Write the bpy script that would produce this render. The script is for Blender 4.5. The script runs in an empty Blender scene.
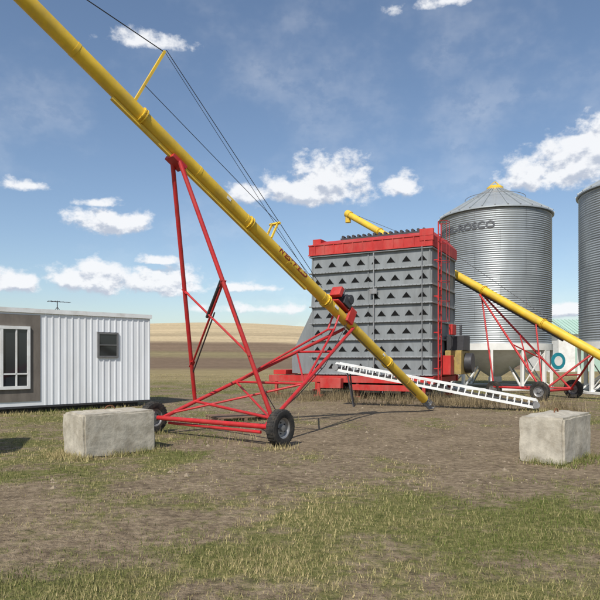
import bpy, bmesh, math, random
import numpy as np
from mathutils import Vector, Matrix
random.seed(4)
S = bpy.context.scene
S.view_settings.view_transform = 'Standard'
S.view_settings.look = 'None'
S.view_settings.exposure = 0
col = S.collection

# ------------------------------------------------------------ helpers
def mat(name, c, rough=0.6, metal=0.0, var=0.15, scale=6.0, bump=0.0, dirt=0.0, dirtcol=(0.16,0.12,0.08), stretch=(1,1,1), spec=0.4):
    m = bpy.data.materials.new(name); m.use_nodes = True
    nt = m.node_tree; N = nt.nodes; L = nt.links
    b = N['Principled BSDF']
    b.inputs['Roughness'].default_value = rough
    b.inputs['Metallic'].default_value = metal
    b.inputs['Specular IOR Level'].default_value = spec
    tc = N.new('ShaderNodeTexCoord'); mp = N.new('ShaderNodeMapping')
    mp.inputs['Scale'].default_value = stretch
    L.new(tc.outputs['Object'], mp.inputs['Vector'])
    n = N.new('ShaderNodeTexNoise'); n.inputs['Scale'].default_value = scale; n.inputs['Detail'].default_value = 4
    n.inputs['Roughness'].default_value = 0.65
    L.new(mp.outputs[0], n.inputs['Vector'])
    r = N.new('ShaderNodeMapRange'); r.inputs['From Min'].default_value = 0.3; r.inputs['From Max'].default_value = 0.7
    r.inputs['To Min'].default_value = 1 - var; r.inputs['To Max'].default_value = 1 + var
    L.new(n.outputs['Fac'], r.inputs['Value'])
    mul = N.new('ShaderNodeVectorMath'); mul.operation = 'SCALE'
    mul.inputs[0].default_value = c[:3]
    L.new(r.outputs[0], mul.inputs['Scale'])
    out = mul.outputs[0]
    if dirt > 0:
        n2 = N.new('ShaderNodeTexNoise'); n2.inputs['Scale'].default_value = scale * 0.6; n2.inputs['Detail'].default_value = 6
        n2.inputs['Roughness'].default_value = 0.7
        mp2 = N.new('ShaderNodeMapping'); mp2.inputs['Location'].default_value = (7, 3, 5); mp2.inputs['Scale'].default_value = stretch
        L.new(tc.outputs['Object'], mp2.inputs['Vector']); L.new(mp2.outputs[0], n2.inputs['Vector'])
        r2 = N.new('ShaderNodeMapRange'); r2.inputs['From Min'].default_value = 0.46; r2.inputs['From Max'].default_value = 0.7
        r2.inputs['To Max'].default_value = dirt
        L.new(n2.outputs['Fac'], r2.inputs['Value'])
        mx = N.new('ShaderNodeMix'); mx.data_type = 'RGBA'
        L.new(r2.outputs[0], mx.inputs[0]); L.new(out, mx.inputs[6]); mx.inputs[7].default_value = (*dirtcol, 1)
        out = mx.outputs[2]
        ro = N.new('ShaderNodeMapRange'); ro.inputs['To Min'].default_value = rough; ro.inputs['To Max'].default_value = min(1, rough+0.35)
        L.new(r2.outputs[0], ro.inputs['Value']); L.new(ro.outputs[0], b.inputs['Roughness'])
    L.new(out, b.inputs['Base Color'])
    if bump > 0:
        bp = N.new('ShaderNodeBump'); bp.inputs['Strength'].default_value = bump; bp.inputs['Distance'].default_value = 0.02
        L.new(n.outputs['Fac'], bp.inputs['Height']); L.new(bp.outputs[0], b.inputs['Normal'])
    return m

class MB:
    def __init__(s): s.v = []; s.f = []
    def add(s, vs, fs):
        o = len(s.v); s.v += [tuple(p) for p in vs]; s.f += [tuple(i + o for i in f) for f in fs]
    def box(s, lo, hi):
        x0,y0,z0 = lo; x1,y1,z1 = hi
        s.add([(x0,y0,z0),(x1,y0,z0),(x1,y1,z0),(x0,y1,z0),(x0,y0,z1),(x1,y0,z1),(x1,y1,z1),(x0,y1,z1)],
              [(0,3,2,1),(4,5,6,7),(0,1,5,4),(1,2,6,5),(2,3,7,6),(3,0,4,7)])
    def hexa(s, b4, t4):
        s.add(list(b4) + list(t4), [(0,3,2,1),(4,5,6,7),(0,1,5,4),(1,2,6,5),(2,3,7,6),(3,0,4,7)])
    def beam(s, p, q, w, h, up=(0,0,1)):
        p = Vector(p); q = Vector(q); d = (q - p).normalized(); u = Vector(up)
        a = d.cross(u)
        if a.length < 1e-3: a = d.cross(Vector((1,0,0)))
        a.normalize(); c = a.cross(d).normalized()
        def ring(o): return [o - a*w/2 - c*h/2, o + a*w/2 - c*h/2, o + a*w/2 + c*h/2, o - a*w/2 + c*h/2]
        s.add(ring(p) + ring(q), [(0,1,2,3),(7,6,5,4),(0,4,5,1),(1,5,6,2),(2,6,7,3),(3,7,4,0)])
    def lathe(s, prof, o, axis, seg=24, closed=False, caps=False):
        o = Vector(o); ax = Vector(axis).normalized()
        t = Vector((0,0,1)) if abs(ax.z) < 0.9 else Vector((1,0,0))
        a = ax.cross(t).normalized(); b = ax.cross(a).normalized()
        vs = []; fs = []; n = len(prof)
        for (h, r) in prof:
            for i in range(seg):
                th = 2*math.pi*i/seg
                vs.append(o + ax*h + a*(r*math.cos(th)) + b*(r*math.sin(th)))
        for j in range(n if closed else n-1):
            k = (j+1) % n
            for i in range(seg):
                i2 = (i+1) % seg
                fs.append((j*seg+i, j*seg+i2, k*seg+i2, k*seg+i))
        if caps:
            fs.append(tuple(range(seg))); fs.append(tuple((n-1)*seg + i for i in reversed(range(seg))))
        s.add(vs, fs)
    def cyl(s, p, q, r, seg=12, r2=None):
        p = Vector(p); q = Vector(q)
        s.lathe([(0, r), ((q-p).length, r if r2 is None else r2)], p, q - p, seg, caps=True)
    def prism(s, pts, ext):
        n = len(pts); e = Vector(ext)
        vs = [Vector(p) for p in pts] + [Vector(p) + e for p in pts]
        fs = [tuple(range(n)), tuple(reversed(range(n, 2*n)))] + [(i, n+i, n+(i+1)%n, (i+1)%n) for i in range(n)]
        s.add(vs, fs)
    def fin(s, name, m, parent=None, world=False, bevel=0, smooth=True):
        me = bpy.data.meshes.new(name)
        vs = s.v
        if parent is not None and world:
            inv = parent.matrix_basis.inverted()
            vs = [tuple(inv @ Vector(p)) for p in vs]
        me.from_pydata(vs, [], s.f)
        bm = bmesh.new(); bm.from_mesh(me); bmesh.ops.recalc_face_normals(bm, faces=bm.faces); bm.to_mesh(me); bm.free()
        me.materials.append(m)
        if smooth:
            me.polygons.foreach_set('use_smooth', [True]*len(me.polygons)); me.set_sharp_from_angle(angle=math.radians(35))
        o = bpy.data.objects.new(name, me); col.objects.link(o)
        if parent is not None: o.parent = parent
        if bevel:
            bv = o.modifiers.new('bevel', 'BEVEL'); bv.width = bevel; bv.segments = 2; bv.limit_method = 'ANGLE'
        return o

def empty(name, loc, rz=0):
    e = bpy.data.objects.new(name, None); e.location = loc; e.rotation_euler = (0,0,rz)
    e.matrix_basis = Matrix.Translation(loc) @ Matrix.Rotation(rz, 4, 'Z')
    e.empty_display_size = 0.3; col.objects.link(e); return e

def text_mesh(body, size):
    c = bpy.data.curves.new('t', 'FONT'); c.body = body; c.size = size; c.resolution_u = 3; c.offset = size*0.03
    o = bpy.data.objects.new('t', c); col.objects.link(o)
    me = bpy.data.meshes.new_from_object(o)
    bpy.data.objects.remove(o)
    return [v.co.copy() for v in me.vertices], [tuple(p.vertices) for p in me.polygons]

# ------------------------------------------------------------ materials
M_yel = mat('yellow_paint', (0.70,0.46,0.04), 0.42, 0, 0.14, 3, dirt=0.5, dirtcol=(0.38,0.27,0.10))
M_red = mat('red_paint', (0.43,0.020,0.022), 0.45, 0, 0.18, 5, dirt=0.4, dirtcol=(0.25,0.075,0.055))
M_redo = mat('weathered_red_paint', (0.43,0.024,0.02), 0.58, 0, 0.18, 2.2, dirt=0.5, dirtcol=(0.40,0.15,0.12), stretch=(1,1,0.5))
M_gal = mat('galvanised_panel', (0.215,0.23,0.235), 0.55, 0.2, 0.15, 2.5, dirt=0.55, dirtcol=(0.12,0.12,0.115), stretch=(1,1,0.25))
M_rib = mat('galvanised_flange', (0.27,0.285,0.29), 0.5, 0.25, 0.15, 5, dirt=0.4, dirtcol=(0.15,0.14,0.13))
M_dark = mat('dark_void', (0.010,0.010,0.010), 0.95, spec=0.1)
M_blk = mat('black_rubber', (0.022,0.021,0.02), 0.85, 0, 0.3, 14, dirt=0.6, dirtcol=(0.11,0.09,0.065))
M_steel = mat('grey_steel', (0.30,0.30,0.30), 0.45, 0.6, 0.15, 8, dirt=0.3)
M_dsteel = mat('dark_steel', (0.06,0.06,0.065), 0.5, 0.4, 0.2, 8)
M_cable = mat('steel_cable', (0.05,0.05,0.055), 0.5, 0.5)
M_white = mat('white_paint', (0.70,0.71,0.70), 0.5, 0, 0.06, 3, dirt=0.45, dirtcol=(0.40,0.36,0.30))
M_side = mat('white_siding', (0.76,0.78,0.80), 0.5, 0, 0.05, 1.2, dirt=0.3, dirtcol=(0.45,0.43,0.38), stretch=(1,1,0.25))
M_brown = mat('weathered_board', (0.155,0.135,0.115), 0.85, 0, 0.2, 5, stretch=(1,1,0.3))
M_conc = mat('concrete', (0.42,0.385,0.315), 0.92, 0, 0.2, 7, bump=0.6, dirt=0.7, dirtcol=(0.24,0.205,0.15))
M_clod = mat('earth_clod', (0.25,0.20,0.14), 0.95, 0, 0.3, 30)
M_wood = mat('old_wood', (0.19,0.12,0.08), 0.9, 0, 0.3, 8)
M_rust = mat('rusty_iron', (0.16,0.07,0.035), 0.9, 0, 0.3, 12)
M_teal = mat('teal_paint', (0.02,0.22,0.28), 0.5)
M_pgreen = mat('pale_green_cladding', (0.36,0.50,0.42), 0.6, 0, 0.05, 1)
M_hop = mat('hopper_white', (0.72,0.72,0.69), 0.5, 0, 0.08, 2, dirt=0.4, dirtcol=(0.42,0.38,0.32))
def glass():
    m = bpy.data.materials.new('window_glass'); m.use_nodes = True
    b = m.node_tree.nodes['Principled BSDF']; b.inputs['Base Color'].default_value = (0.02,0.025,0.03,1)
    b.inputs['Roughness'].default_value = 0.06; b.inputs['Specular IOR Level'].default_value = 0.7
    return m
M_glass = glass()

def silo_mat(name, base, R):
    m = bpy.data.materials.new(name); m.use_nodes = True
    nt = m.node_tree; N = nt.nodes; L = nt.links; b = N['Principled BSDF']
    b.inputs['Metallic'].default_value = 0.4; b.inputs['Roughness'].default_value = 0.42
    tc = N.new('ShaderNodeTexCoord'); sp = N.new('ShaderNodeSeparateXYZ'); L.new(tc.outputs['Object'], sp.inputs[0])
    def mth(op, a, bb=None):
        n = N.new('ShaderNodeMath'); n.operation = op
        for i, s in enumerate((a, bb)):
            if s is None: continue
            if isinstance(s, (int, float)): n.inputs[i].default_value = s
            else: L.new(s, n.inputs[i])
        return n.outputs[0]
    th = mth('ARCTAN2', sp.outputs['Y'], sp.outputs['X'])
    zr = mth('DIVIDE', sp.outputs['Z'], 1.13); zf = mth('FLOOR', zr)
    odd = mth('MULTIPLY', mth('MODULO', zf, 2.0), 0.5)
    ar = mth('ADD', mth('MULTIPLY', th, 7/(2*math.pi)), odd); af = mth('FLOOR', ar)
    cb = N.new('ShaderNodeCombineXYZ'); L.new(af, cb.inputs[0]); L.new(zf, cb.inputs[1])
    wn = N.new('ShaderNodeTexWhiteNoise'); wn.noise_dimensions = '3D'; L.new(cb.outputs[0], wn.inputs['Vector'])
    ns = N.new('ShaderNodeTexNoise'); ns.inputs['Scale'].default_value = 1.6; ns.inputs['Detail'].default_value = 5
    mp = N.new('ShaderNodeMapping'); mp.inputs['Scale'].default_value = (1.6,1.6,0.35); L.new(tc.outputs['Object'], mp.inputs[0]); L.new(mp.outputs[0], ns.inputs['Vector'])
    fa = mth('FRACT', ar); fz = mth('FRACT', zr)
    sa = mth('LESS_THAN', fa, 0.012); sz = mth('LESS_THAN', fz, 0.05)
    seam = mth('MULTIPLY', mth('MAXIMUM', sa, sz), 0.22)
    f = mth('ADD', mth('MULTIPLY', wn.outputs['Value'], 0.2), mth('MULTIPLY', ns.outputs['Fac'], 0.6))
    f = mth('SUBTRACT', mth('ADD', f, 0.62), seam)
    vm = N.new('ShaderNodeVectorMath'); vm.operation = 'SCALE'; vm.inputs[0].default_value = base; L.new(f, vm.inputs['Scale'])
    L.new(vm.outputs[0], b.inputs['Base Color'])
    return m
M_silo = silo_mat('corrugated_galvanised', (0.33,0.36,0.375), 3)
M_roof = mat('silo_roof_sheet', (0.40,0.43,0.44), 0.45, 0.4, 0.1, 2, dirt=0.2, dirtcol=(0.25,0.25,0.24))

# ------------------------------------------------------------ terrain
rng = np.random.default_rng(7)
G = rng.random((256,256))
def vn(x, y):
    xi = np.floor(x).astype(int); yi = np.floor(y).astype(int); fx = x - xi; fy = y - yi
    fx = fx*fx*(3-2*fx); fy = fy*fy*(3-2*fy)
    g = lambda a, b: G[a & 255, b & 255]
    return (g(xi,yi)*(1-fx) + g(xi+1,yi)*fx)*(1-fy) + (g(xi,yi+1)*(1-fx) + g(xi+1,yi+1)*fx)*fy
def fbm(x, y, o=4):
    s = 0; a = 1; t = 0
    for i in range(o):
        s = s + a*vn(x*2**i + 17.3*i, y*2**i + 5.1*i); t += a; a *= 0.55
    return s/t
def sst(a, b, x):
    t = np.clip((x-a)/(b-a), 0, 1); return t*t*(3-2*t)
def H(x, y):
    near = 0.05*(fbm(x*0.5+40, y*0.5+40, 4)-0.5) * (1 - sst(40, 60, y))
    hill = (14 + 26*np.exp(-((x+84)/210)**2)) * sst(90, 700, y) + 5*(fbm(x*0.006+9, y*0.006+3, 2)-0.5)*sst(120, 500, y)
    return near + hill
def cover(x, y):
    c = 0.58 + 1.1*(fbm(x*0.35, y*0.35, 4)-0.5) + 0.9*(fbm(x*1.5+60, y*1.5+20, 3)-0.5)
    d = np.sqrt(((x-2.6)/5.4)**2 + ((y-14.0)/6.0)**2)
    c = c - 0.40*(1 - sst(0.45, 1.15, d))
    d2 = np.sqrt(((x-3)/7.5)**2 + ((y-23)/5.0)**2)
    c = c - 0.35*(1 - sst(0.6, 1.2, d2))
    d3 = np.sqrt(((x+1.8)/3.0)**2 + ((y-12.2)/2.4)**2)
    c = c - 0.22*(1 - sst(0.4, 1.2, d3))
    return np.clip(c, 0, 1)
def axis_pts(lo, hi, st, mn, mx, g=1.16):
    a = list(np.arange(lo, hi+1e-6, st)); s = st; p = a[-1]
    while p < mx: s *= g; p += s; a.append(p)
    s = st; p = a[0]; pre = []
    while p > mn: s *= g; p -= s; pre.append(p)
    return np.array(pre[::-1] + a)
xs = axis_pts(-12, 15, 0.2, -2600, 2600, 1.12); ys = axis_pts(3, 34, 0.2, -300, 4200, 1.05)
X, Y = np.meshgrid(xs, ys); Z = H(X, Y)
nx, ny = len(xs), len(ys)
me = bpy.data.meshes.new('ground')
V = np.stack([X, Y, Z], -1).reshape(-1, 3)
idx = np.arange(nx*ny).reshape(ny, nx)
F = np.stack([idx[:-1,:-1], idx[:-1,1:], idx[1:,1:], idx[1:,:-1]], -1).reshape(-1, 4)
me.from_pydata(V.tolist(), [], F.tolist())
me.polygons.foreach_set('use_smooth', [True]*len(me.polygons))
at = me.attributes.new('cover', 'FLOAT', 'POINT'); at.data.foreach_set('value', cover(X, Y).ravel().astype(np.float32))
at = me.attributes.new('farw', 'FLOAT', 'POINT'); at.data.foreach_set('value', sst(30, 50, Y + 6*(fbm(X*0.1,Y*0.1,2)-.5)).ravel().astype(np.float32))
wob = (fbm(X*0.01, Y*0.01, 3)-0.5)
c1 = np.array([0.27,0.215,0.11]); c2 = np.array([0.17,0.12,0.078]); c3 = np.array([0.47,0.37,0.225]); c4 = np.array([0.22,0.18,0.095])
def mixc(a, b, t): return a*(1-t[...,None]) + b*t[...,None]
C = np.broadcast_to(c1, X.shape+(3,)).copy()
C = mixc(C, c2, sst(75, 100, Y + wob*20))
C = mixc(C, c4, sst(160, 185, Y + wob*40))
C = mixc(C, c2*1.1, sst(205, 220, Y + wob*40))
C = mixc(C, c3, sst(262, 275, Y + wob*60 + 0.15*X))
C = mixc(C, c3*0.80, sst(345, 352, Y + wob*60 - 0.2*X)*(1-sst(385, 392, Y + wob*60 - 0.2*X)))
ca = me.color_attributes.new('farcol', 'FLOAT_COLOR', 'POINT')
ca.data.foreach_set('color', np.concatenate([C, np.ones(X.shape+(1,))], -1).ravel().astype(np.float32))
ground = bpy.data.objects.new('ground', me); col.objects.link(ground)
m = bpy.data.materials.new('ground_soil_grass'); m.use_nodes = True
nt = m.node_tree; N = nt.nodes; L = nt.links; b = N['Principled BSDF']; b.inputs['Roughness'].default_value = 0.95; b.inputs['Specular IOR Level'].default_value = 0.1
tc = N.new('ShaderNodeTexCoord')
def noise(sc, det=5, vec=None, rough=0.6):
    n = N.new('ShaderNodeTexNoise'); n.inputs['Scale'].default_value = sc; n.inputs['Detail'].default_value = det; n.inputs['Roughness'].default_value = rough
    L.new(vec if vec else tc.outputs['Object'], n.inputs['Vector']); return n.outputs['Fac']
def ramp(f, stops):
    r = N.new('ShaderNodeValToRGB'); e = r.color_ramp.elements
    while len(e) < len(stops): e.new(0.5)
    for k, (p, c) in enumerate(stops): e[k].position = p; e[k].color = (*c, 1)
    L.new(f, r.inputs[0]); return r.outputs[0]
def mixn(f, a, bb):
    x = N.new('ShaderNodeMix'); x.data_type = 'RGBA'
    L.new(f, x.inputs[0]); L.new(a, x.inputs[6]); L.new(bb, x.inputs[7]); return x.outputs[2]
def mth(op, a, bb=None, cl=False):
    n = N.new('ShaderNodeMath'); n.operation = op; n.use_clamp = cl
    for i, s in enumerate((a, bb)):
        if s is None: continue
        if isinstance(s, (int, float)): n.inputs[i].default_value = s
        else: L.new(s, n.inputs[i])
    return n.outputs[0]
nA = noise(9, 6, rough=0.75); nB = noise(1.1, 3)
soilf = mth('ADD', mth('MULTIPLY', nA, 0.75), mth('MULTIPLY', nB, 0.25))
soil = ramp(soilf, [(0.34,(0.085,0.062,0.040)), (0.5,(0.225,0.172,0.112)), (0.66,(0.38,0.30,0.20))])
gras = ramp(nA, [(0.3,(0.062,0.076,0.022)), (0.5,(0.145,0.145,0.048)), (0.7,(0.30,0.255,0.115))])
ac = N.new('ShaderNodeAttribute'); ac.attribute_name = 'cover'
af = N.new('ShaderNodeAttribute'); af.attribute_name = 'farw'
fc = N.new('ShaderNodeAttribute'); fc.attribute_name = 'farcol'
k = mth('ADD', ac.outputs['Fac'], mth('MULTIPLY', mth('SUBTRACT', noise(3.5, 6, rough=0.75), 0.5), 1.7))
k = mth('MULTIPLY', mth('SUBTRACT', k, 0.38), 3.0, True)
near = mixn(k, soil, gras)
mp = N.new('ShaderNodeMapping'); mp.inputs['Scale'].default_value = (0.012, 0.09, 0.0); mp.inputs['Rotation'].default_value = (0,0,0.12); L.new(tc.outputs['Object'], mp.inputs[0])
fn = mth('ADD', mth('MULTIPLY', noise(1.0, 7, mp.outputs[0], 0.75), 1.3), mth('MULTIPLY', noise(0.5, 5, None, 0.75), 1.2))
vm = N.new('ShaderNodeVectorMath'); vm.operation = 'SCALE'; L.new(fc.outputs['Color'], vm.inputs[0]); L.new(mth('SUBTRACT', fn, 0.25), vm.inputs['Scale'])
cc = mixn(af.outputs['Fac'], near, vm.outputs[0])
L.new(cc, b.inputs['Base Color'])
bp = N.new('ShaderNodeBump'); bp.inputs['Strength'].default_value = 1.0; bp.inputs['Distance'].default_value = 0.06
L.new(noise(11, 5, rough=0.75), bp.inputs['Height']); L.new(bp.outputs[0], b.inputs['Normal'])
me.materials.append(m)

# grass blades : one mesh
def blades(name, px, py, h, w, colr, lean=0.5):
    n = len(px); th = rng.random(n)*2*math.pi; lx = (rng.random(n)-0.5)*2*lean*h; ly = (rng.random(n)-0.5)*2*lean*h
    z = H(px, py) - 0.005
    v = np.zeros((n, 3, 3)); dx = np.cos(th)*w/2; dy = np.sin(th)*w/2
    v[:,0] = np.stack([px-dx, py-dy, z], -1); v[:,1] = np.stack([px+dx, py+dy, z], -1); v[:,2] = np.stack([px+lx, py+ly, z+h], -1)
    me = bpy.data.meshes.new(name); me.vertices.add(n*3); me.vertices.foreach_set('co', v.ravel())
    me.loops.add(n*3); me.loops.foreach_set('vertex_index', np.arange(n*3)); me.polygons.add(n)
    me.polygons.foreach_set('loop_start', np.arange(n)*3); me.update(calc_edges=True)
    ca = me.color_attributes.new('tint', 'FLOAT_COLOR', 'POINT')
    cc = np.repeat(np.concatenate([colr, np.ones((n,1))], -1), 3, 0); ca.data.foreach_set('color', cc.ravel().astype(np.float32))
    mm = bpy.data.materials.new(name+'_blades'); mm.use_nodes = True
    bb = mm.node_tree.nodes['Principled BSDF']; bb.inputs['Roughness'].default_value = 0.8; bb.inputs['Specular IOR Level'].default_value = 0.15
    a = mm.node_tree.nodes.new('ShaderNodeAttribute'); a.attribute_name = 'tint'; mm.node_tree.links.new(a.outputs['Color'], bb.inputs['Base Color'])
    me.materials.append(mm); o = bpy.data.objects.new(name, me); col.objects.link(o); return o
n = 330000
ly = np.exp(rng.uniform(math.log(3.0), math.log(60), n)); lxx = rng.uniform(-0.85, 0.85, n)*ly
cv = cover(lxx, ly) + 0.5*(fbm(lxx*4, ly*4, 3)-0.5)
keep = rng.random(n) < np.clip((cv-0.25)*1.5, 0.03, 0.9)
gx, gy, cvk = lxx[keep], ly[keep], cv[keep]
# tufts against blocks, wheels and stands
tx = []; ty = []
for (cx, cy, r, k) in ((-3.42,9.45,.12,300),(-3.9,9.95,.15,350),(-3.65,9.7,.15,350),(-3.0,9.9,.12,300),(-2.7,10.25,.12,250),(-2.5,10.4,.1,150),
                    (3.9,8.85,.1,200),(4.3,9.2,.12,300),(4.6,9.6,.12,300),(3.65,9.15,.12,300),(-.35,10.6,.16,200),(-3.1,12.7,.2,200),
                    (-1.7,11.7,.5,250),(-1.6,15.4,.7,500),(8.9,22.2,.4,200),(7.1,18,.3,300),(-6,19,.5,300),(-7,18,.5,400),(-8,17,.5,400)):
    tx.append(rng.normal(cx, r, k)); ty.append(rng.normal(cy, r, k))
tx = np.concatenate(tx); ty = np.concatenate(ty)
hh = (0.02 + 0.045*rng.random(len(gx))**2)*(0.6+0.6*np.clip(cvk,0,1))
hh = np.concatenate([hh, 0.05+0.10*rng.random(len(tx))**1.5]); gx = np.concatenate([gx,tx]); gy = np.concatenate([gy,ty])
n = len(gx); q = rng.random(n); tone = fbm(gx*0.6+5, gy*0.6+9, 3)
g1 = np.array([0.10,0.128,0.03]); g2 = np.array([0.42,0.34,0.175])
t = np.clip(q*0.8 + (tone-0.42)*1.6, 0, 1)[:,None]
cl = (g1*(1-t) + g2*t) * (0.65 + 0.65*rng.random(n))[:,None]
blades('grass', gx, gy, hh, 0.004 + 0.0007*gy, cl)
n = 12000
wx = rng.uniform(-1.5, 8.5, n); wy = 24.2 - 0.5*wx + rng.normal(0, 0.9, n) - 0.6
kk = fbm(wx*1.2, wy*1.2, 3) > 0.49; wx, wy = wx[kk], wy[kk]; n = len(wx)
cl = np.array([0.27,0.21,0.12])*(0.35 + 0.8*rng.random(n))[:,None]
blades('dry_weeds', wx, wy, 0.10 + 0.48*rng.random(n)**2.5, 0.016*np.ones(n), cl, 0.45)

# clods / stones
mb = MB()
for i in range(1100):
    y = random.uniform(7, 20); x = random.uniform(-0.6, 0.55)*y; r = random.uniform(0.008, 0.03) + (0.03 if random.random() < .04 else 0)
    if cover(np.array([x]), np.array([y]))[0] > 0.55: continue
    z = float(H(np.array([x]), np.array([y]))[0])
    vs = []
    for a in range(6):
        vs.append((x + r*random.uniform(.7,1.3)*math.cos(a*1.047), y + r*random.uniform(.7,1.3)*math.sin(a*1.047), z-0.005))
    vs.append((x, y, z + r*random.uniform(.4,.8)))
    mb.add(vs, [(a, (a+1)%6, 6) for a in range(6)])
mb.fin('earth_clods', M_clod, smooth=False)

# ------------------------------------------------------------ wheels
def wheel(parent, c, axis, R, W, name, rim=M_steel):
    t = MB(); r = R*0.56
    t.lathe([(-W*.40, r), (-W*.5, R*.72), (-W*.46, R*.92), (-W*.34, R*.985), (0, R), (W*.34, R*.985), (W*.46, R*.92), (W*.5, R*.72), (W*.40, r)], c, axis, 36, closed=True)
    ax = Vector(axis).normalized(); u = ax.cross(Vector((0,0,1))).normalized(); v = ax.cross(u)
    for k in range(30):
        th = 2*math.pi*k/30; d = u*math.cos(th) + v*math.sin(th)
        t.beam(Vector(c) + d*(R*0.985) - ax*W*0.36, Vector(c) + d*(R*0.985) + ax*W*0.36, R*0.09, R*0.05, up=d)
    t.fin(name+'_tyre', M_blk, parent, True)
    t = MB()
    t.lathe([(-W*.36, r*1.02), (-W*.30, r*.9), (-W*.12, r*.8), (-W*.1, r*.35), (-W*.34, r*.3), (-W*.36, 0.004)], c, axis, 28)
    t.lathe([(W*.36, r*1.02), (W*.30, r*.9), (W*.12, r*.8), (W*.1, r*.35), (W*.34, r*.3), (W*.36, 0.004)], c, axis, 28)
    t.lathe([(-W*.38, r*1.03), (W*.38, r*1.03)], c, axis, 28)
    t.fin(name+'_rim', rim, parent, True)
    t = MB()
    for k in range(5):
        th = 2*math.pi*k/5; d = (u*math.cos(th) + v*math.sin(th))*r*.55
        for sg in (-1,1): t.cyl(Vector(c)+d+ax*W*.08*sg, Vector(c)+d+ax*W*.2*sg, r*.07, 6)
    t.fin(name+'_lug_bolts', M_dsteel, parent, True)

# ------------------------------------------------------------ main auger
A = empty('grain_auger', (-1.76, 11.9, 0))
B0 = Vector((3.94, 18.2, 0.174)); D = Vector((-0.6706, -0.7418, 0.5685))
s_ = Vector((0.7418, -0.6706, 0)); d_ = D.normalized(); n_ = d_.cross(s_).normalized()
def P(t, up=0, sd=0): return B0 + D*t + n_*up + s_*sd
def auger_tube(E, P, d_, s_, n_, t0, t1, r, fl, lowr=0.0):
    mb = MB(); mb.cyl(P(t0), P(t1), r, 36)
    for t in fl:
        for k in (-0.03, 0.03):
            mb.cyl(P(t) + d_*(k-0.01), P(t) + d_*(k+0.01), r*1.24, 28)
            for j in range(8):
                a = j*math.pi/4 + .2; o = (s_*math.cos(a) + n_*math.sin(a))*r*1.15
                mb.cyl(P(t)+d_*(k-0.022)+o, P(t)+d_*(k+0.022)+o, 0.01, 6)
    for t in np.arange(t0+1.0, t1, 1.25):
        mb.cyl(P(t)-d_*0.03, P(t)+d_*0.03, r*1.04, 28)
    mb.fin('auger_tube', M_yel, E, True)
auger_tube(A, P, d_, s_, n_, 0.35, 13.6, 0.132, [2.3, 4.95, 7.5, 10.1, 12.4])
mb = MB()
pts = []; turns = 3.0; seg = 60
for i in range(seg+1):
    th = turns*2*math.pi*i/seg; o = P(0.42) - d_*(0.6*i/seg)
    rad = (s_*math.cos(th) + n_*math.sin(th)); pts += [o + rad*0.02, o + rad*0.105]
mb.add(pts, [(2*i, 2*i+1, 2*i+3, 2*i+2) for i in range(seg)])
mb.cyl(P(0.45), P(0.42) - d_*0.66, 0.022, 8)
for k in range(8):
    th = k*math.pi/4; rad = (s_*math.cos(th) + n_*math.sin(th))*0.125
    mb.cyl(P(0.36)+rad, P(0.42) - d_*0.62 + rad, 0.008, 6)
mb.lathe([(0,0.125),(0.02,0.13)], P(0.42)-d_*0.62, d_, 20)
mb.lathe([(0,0.125),(0.02,0.13)], P(0.42)-d_*0.3, d_, 20)
mb.fin('intake_screw', M_steel, A, True)
mb = MB(); mb.beam(P(5.6,-0.165), P(10.6,-0.165), 0.07, 0.06, up=n_)
for t in np.arange(5.7, 10.6, 0.7): mb.beam(P(t,-0.10), P(t,-0.19), 0.04, 0.10, up=d_)
mb.beam(P(6.945,0.1,-0.09), P(6.945,0.5,-0.09), 0.03, 0.04, up=d_); mb.beam(P(6.945,0.1,0.09), P(6.945,0.5,0.09), 0.03, 0.04, up=d_)
mb.beam(P(6.945,0.5,-0.16), P(6.945,0.5,0.16), 0.05, 0.04, up=n_)
mb.beam(P(10.3,0.1), P(10.3,1.42), 0.045, 0.045, up=d_)
mb.fin('slide_track', M_yel, A, True)
mb = MB(); off = lambda t: 0.13 + (t-5.25)*0.24
mb.cyl(P(5.25,0.13,0.09), P(10.3,off(10.3)+.1,0.03), 0.007, 6); mb.cyl(P(5.25,0.13,-0.09), P(10.3,off(10.3)+.1,-0.03), 0.005, 6)
mb.cyl(P(6.945,0.5,0.1), P(10.3,0.5,0.05), 0.006, 6); mb.cyl(P(10.3,1.4), P(13.5,0.13), 0.009, 6)
mb.cyl(P(6.945,0.5,-0.1), P(5.0,0.13,-.05), 0.006, 6)
mb.fin('truss_cables', M_cable, A, True)
vs, fs = text_mesh('WESTFIELD', 0.17)
x0 = sum(v.x for v in vs)/len(vs)
mb = MB(); o = P(6.25)
for sd in (1,-1):
    def bend(v):
        a = (v.y-0.035)/0.132
        return o - d_*(v.x-x0)*1.25*sd + s_*sd*0.1385*math.cos(a) + n_*0.1385*math.sin(a)
    mb.add([bend(v) for v in vs], fs)
mb.fin('tube_lettering', mat('red_lettering', (0.20,0.01,0.01), 0.6), A, True, smooth=False)
mb = MB()
mb.beam(P(4.75,0.0,0.136), P(4.62,0.0,0.136), 0.004, 0.07, up=n_); mb.beam(P(8.2,0.0,0.136), P(8.1,0.0,0.136), 0.004, 0.06, up=n_); mb.beam(P(2.7,0.0,0.136), P(2.6,0,0.136), 0.004, 0.05, up=n_)
mb.fin('warning_decals', M_white, A, True)

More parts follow.
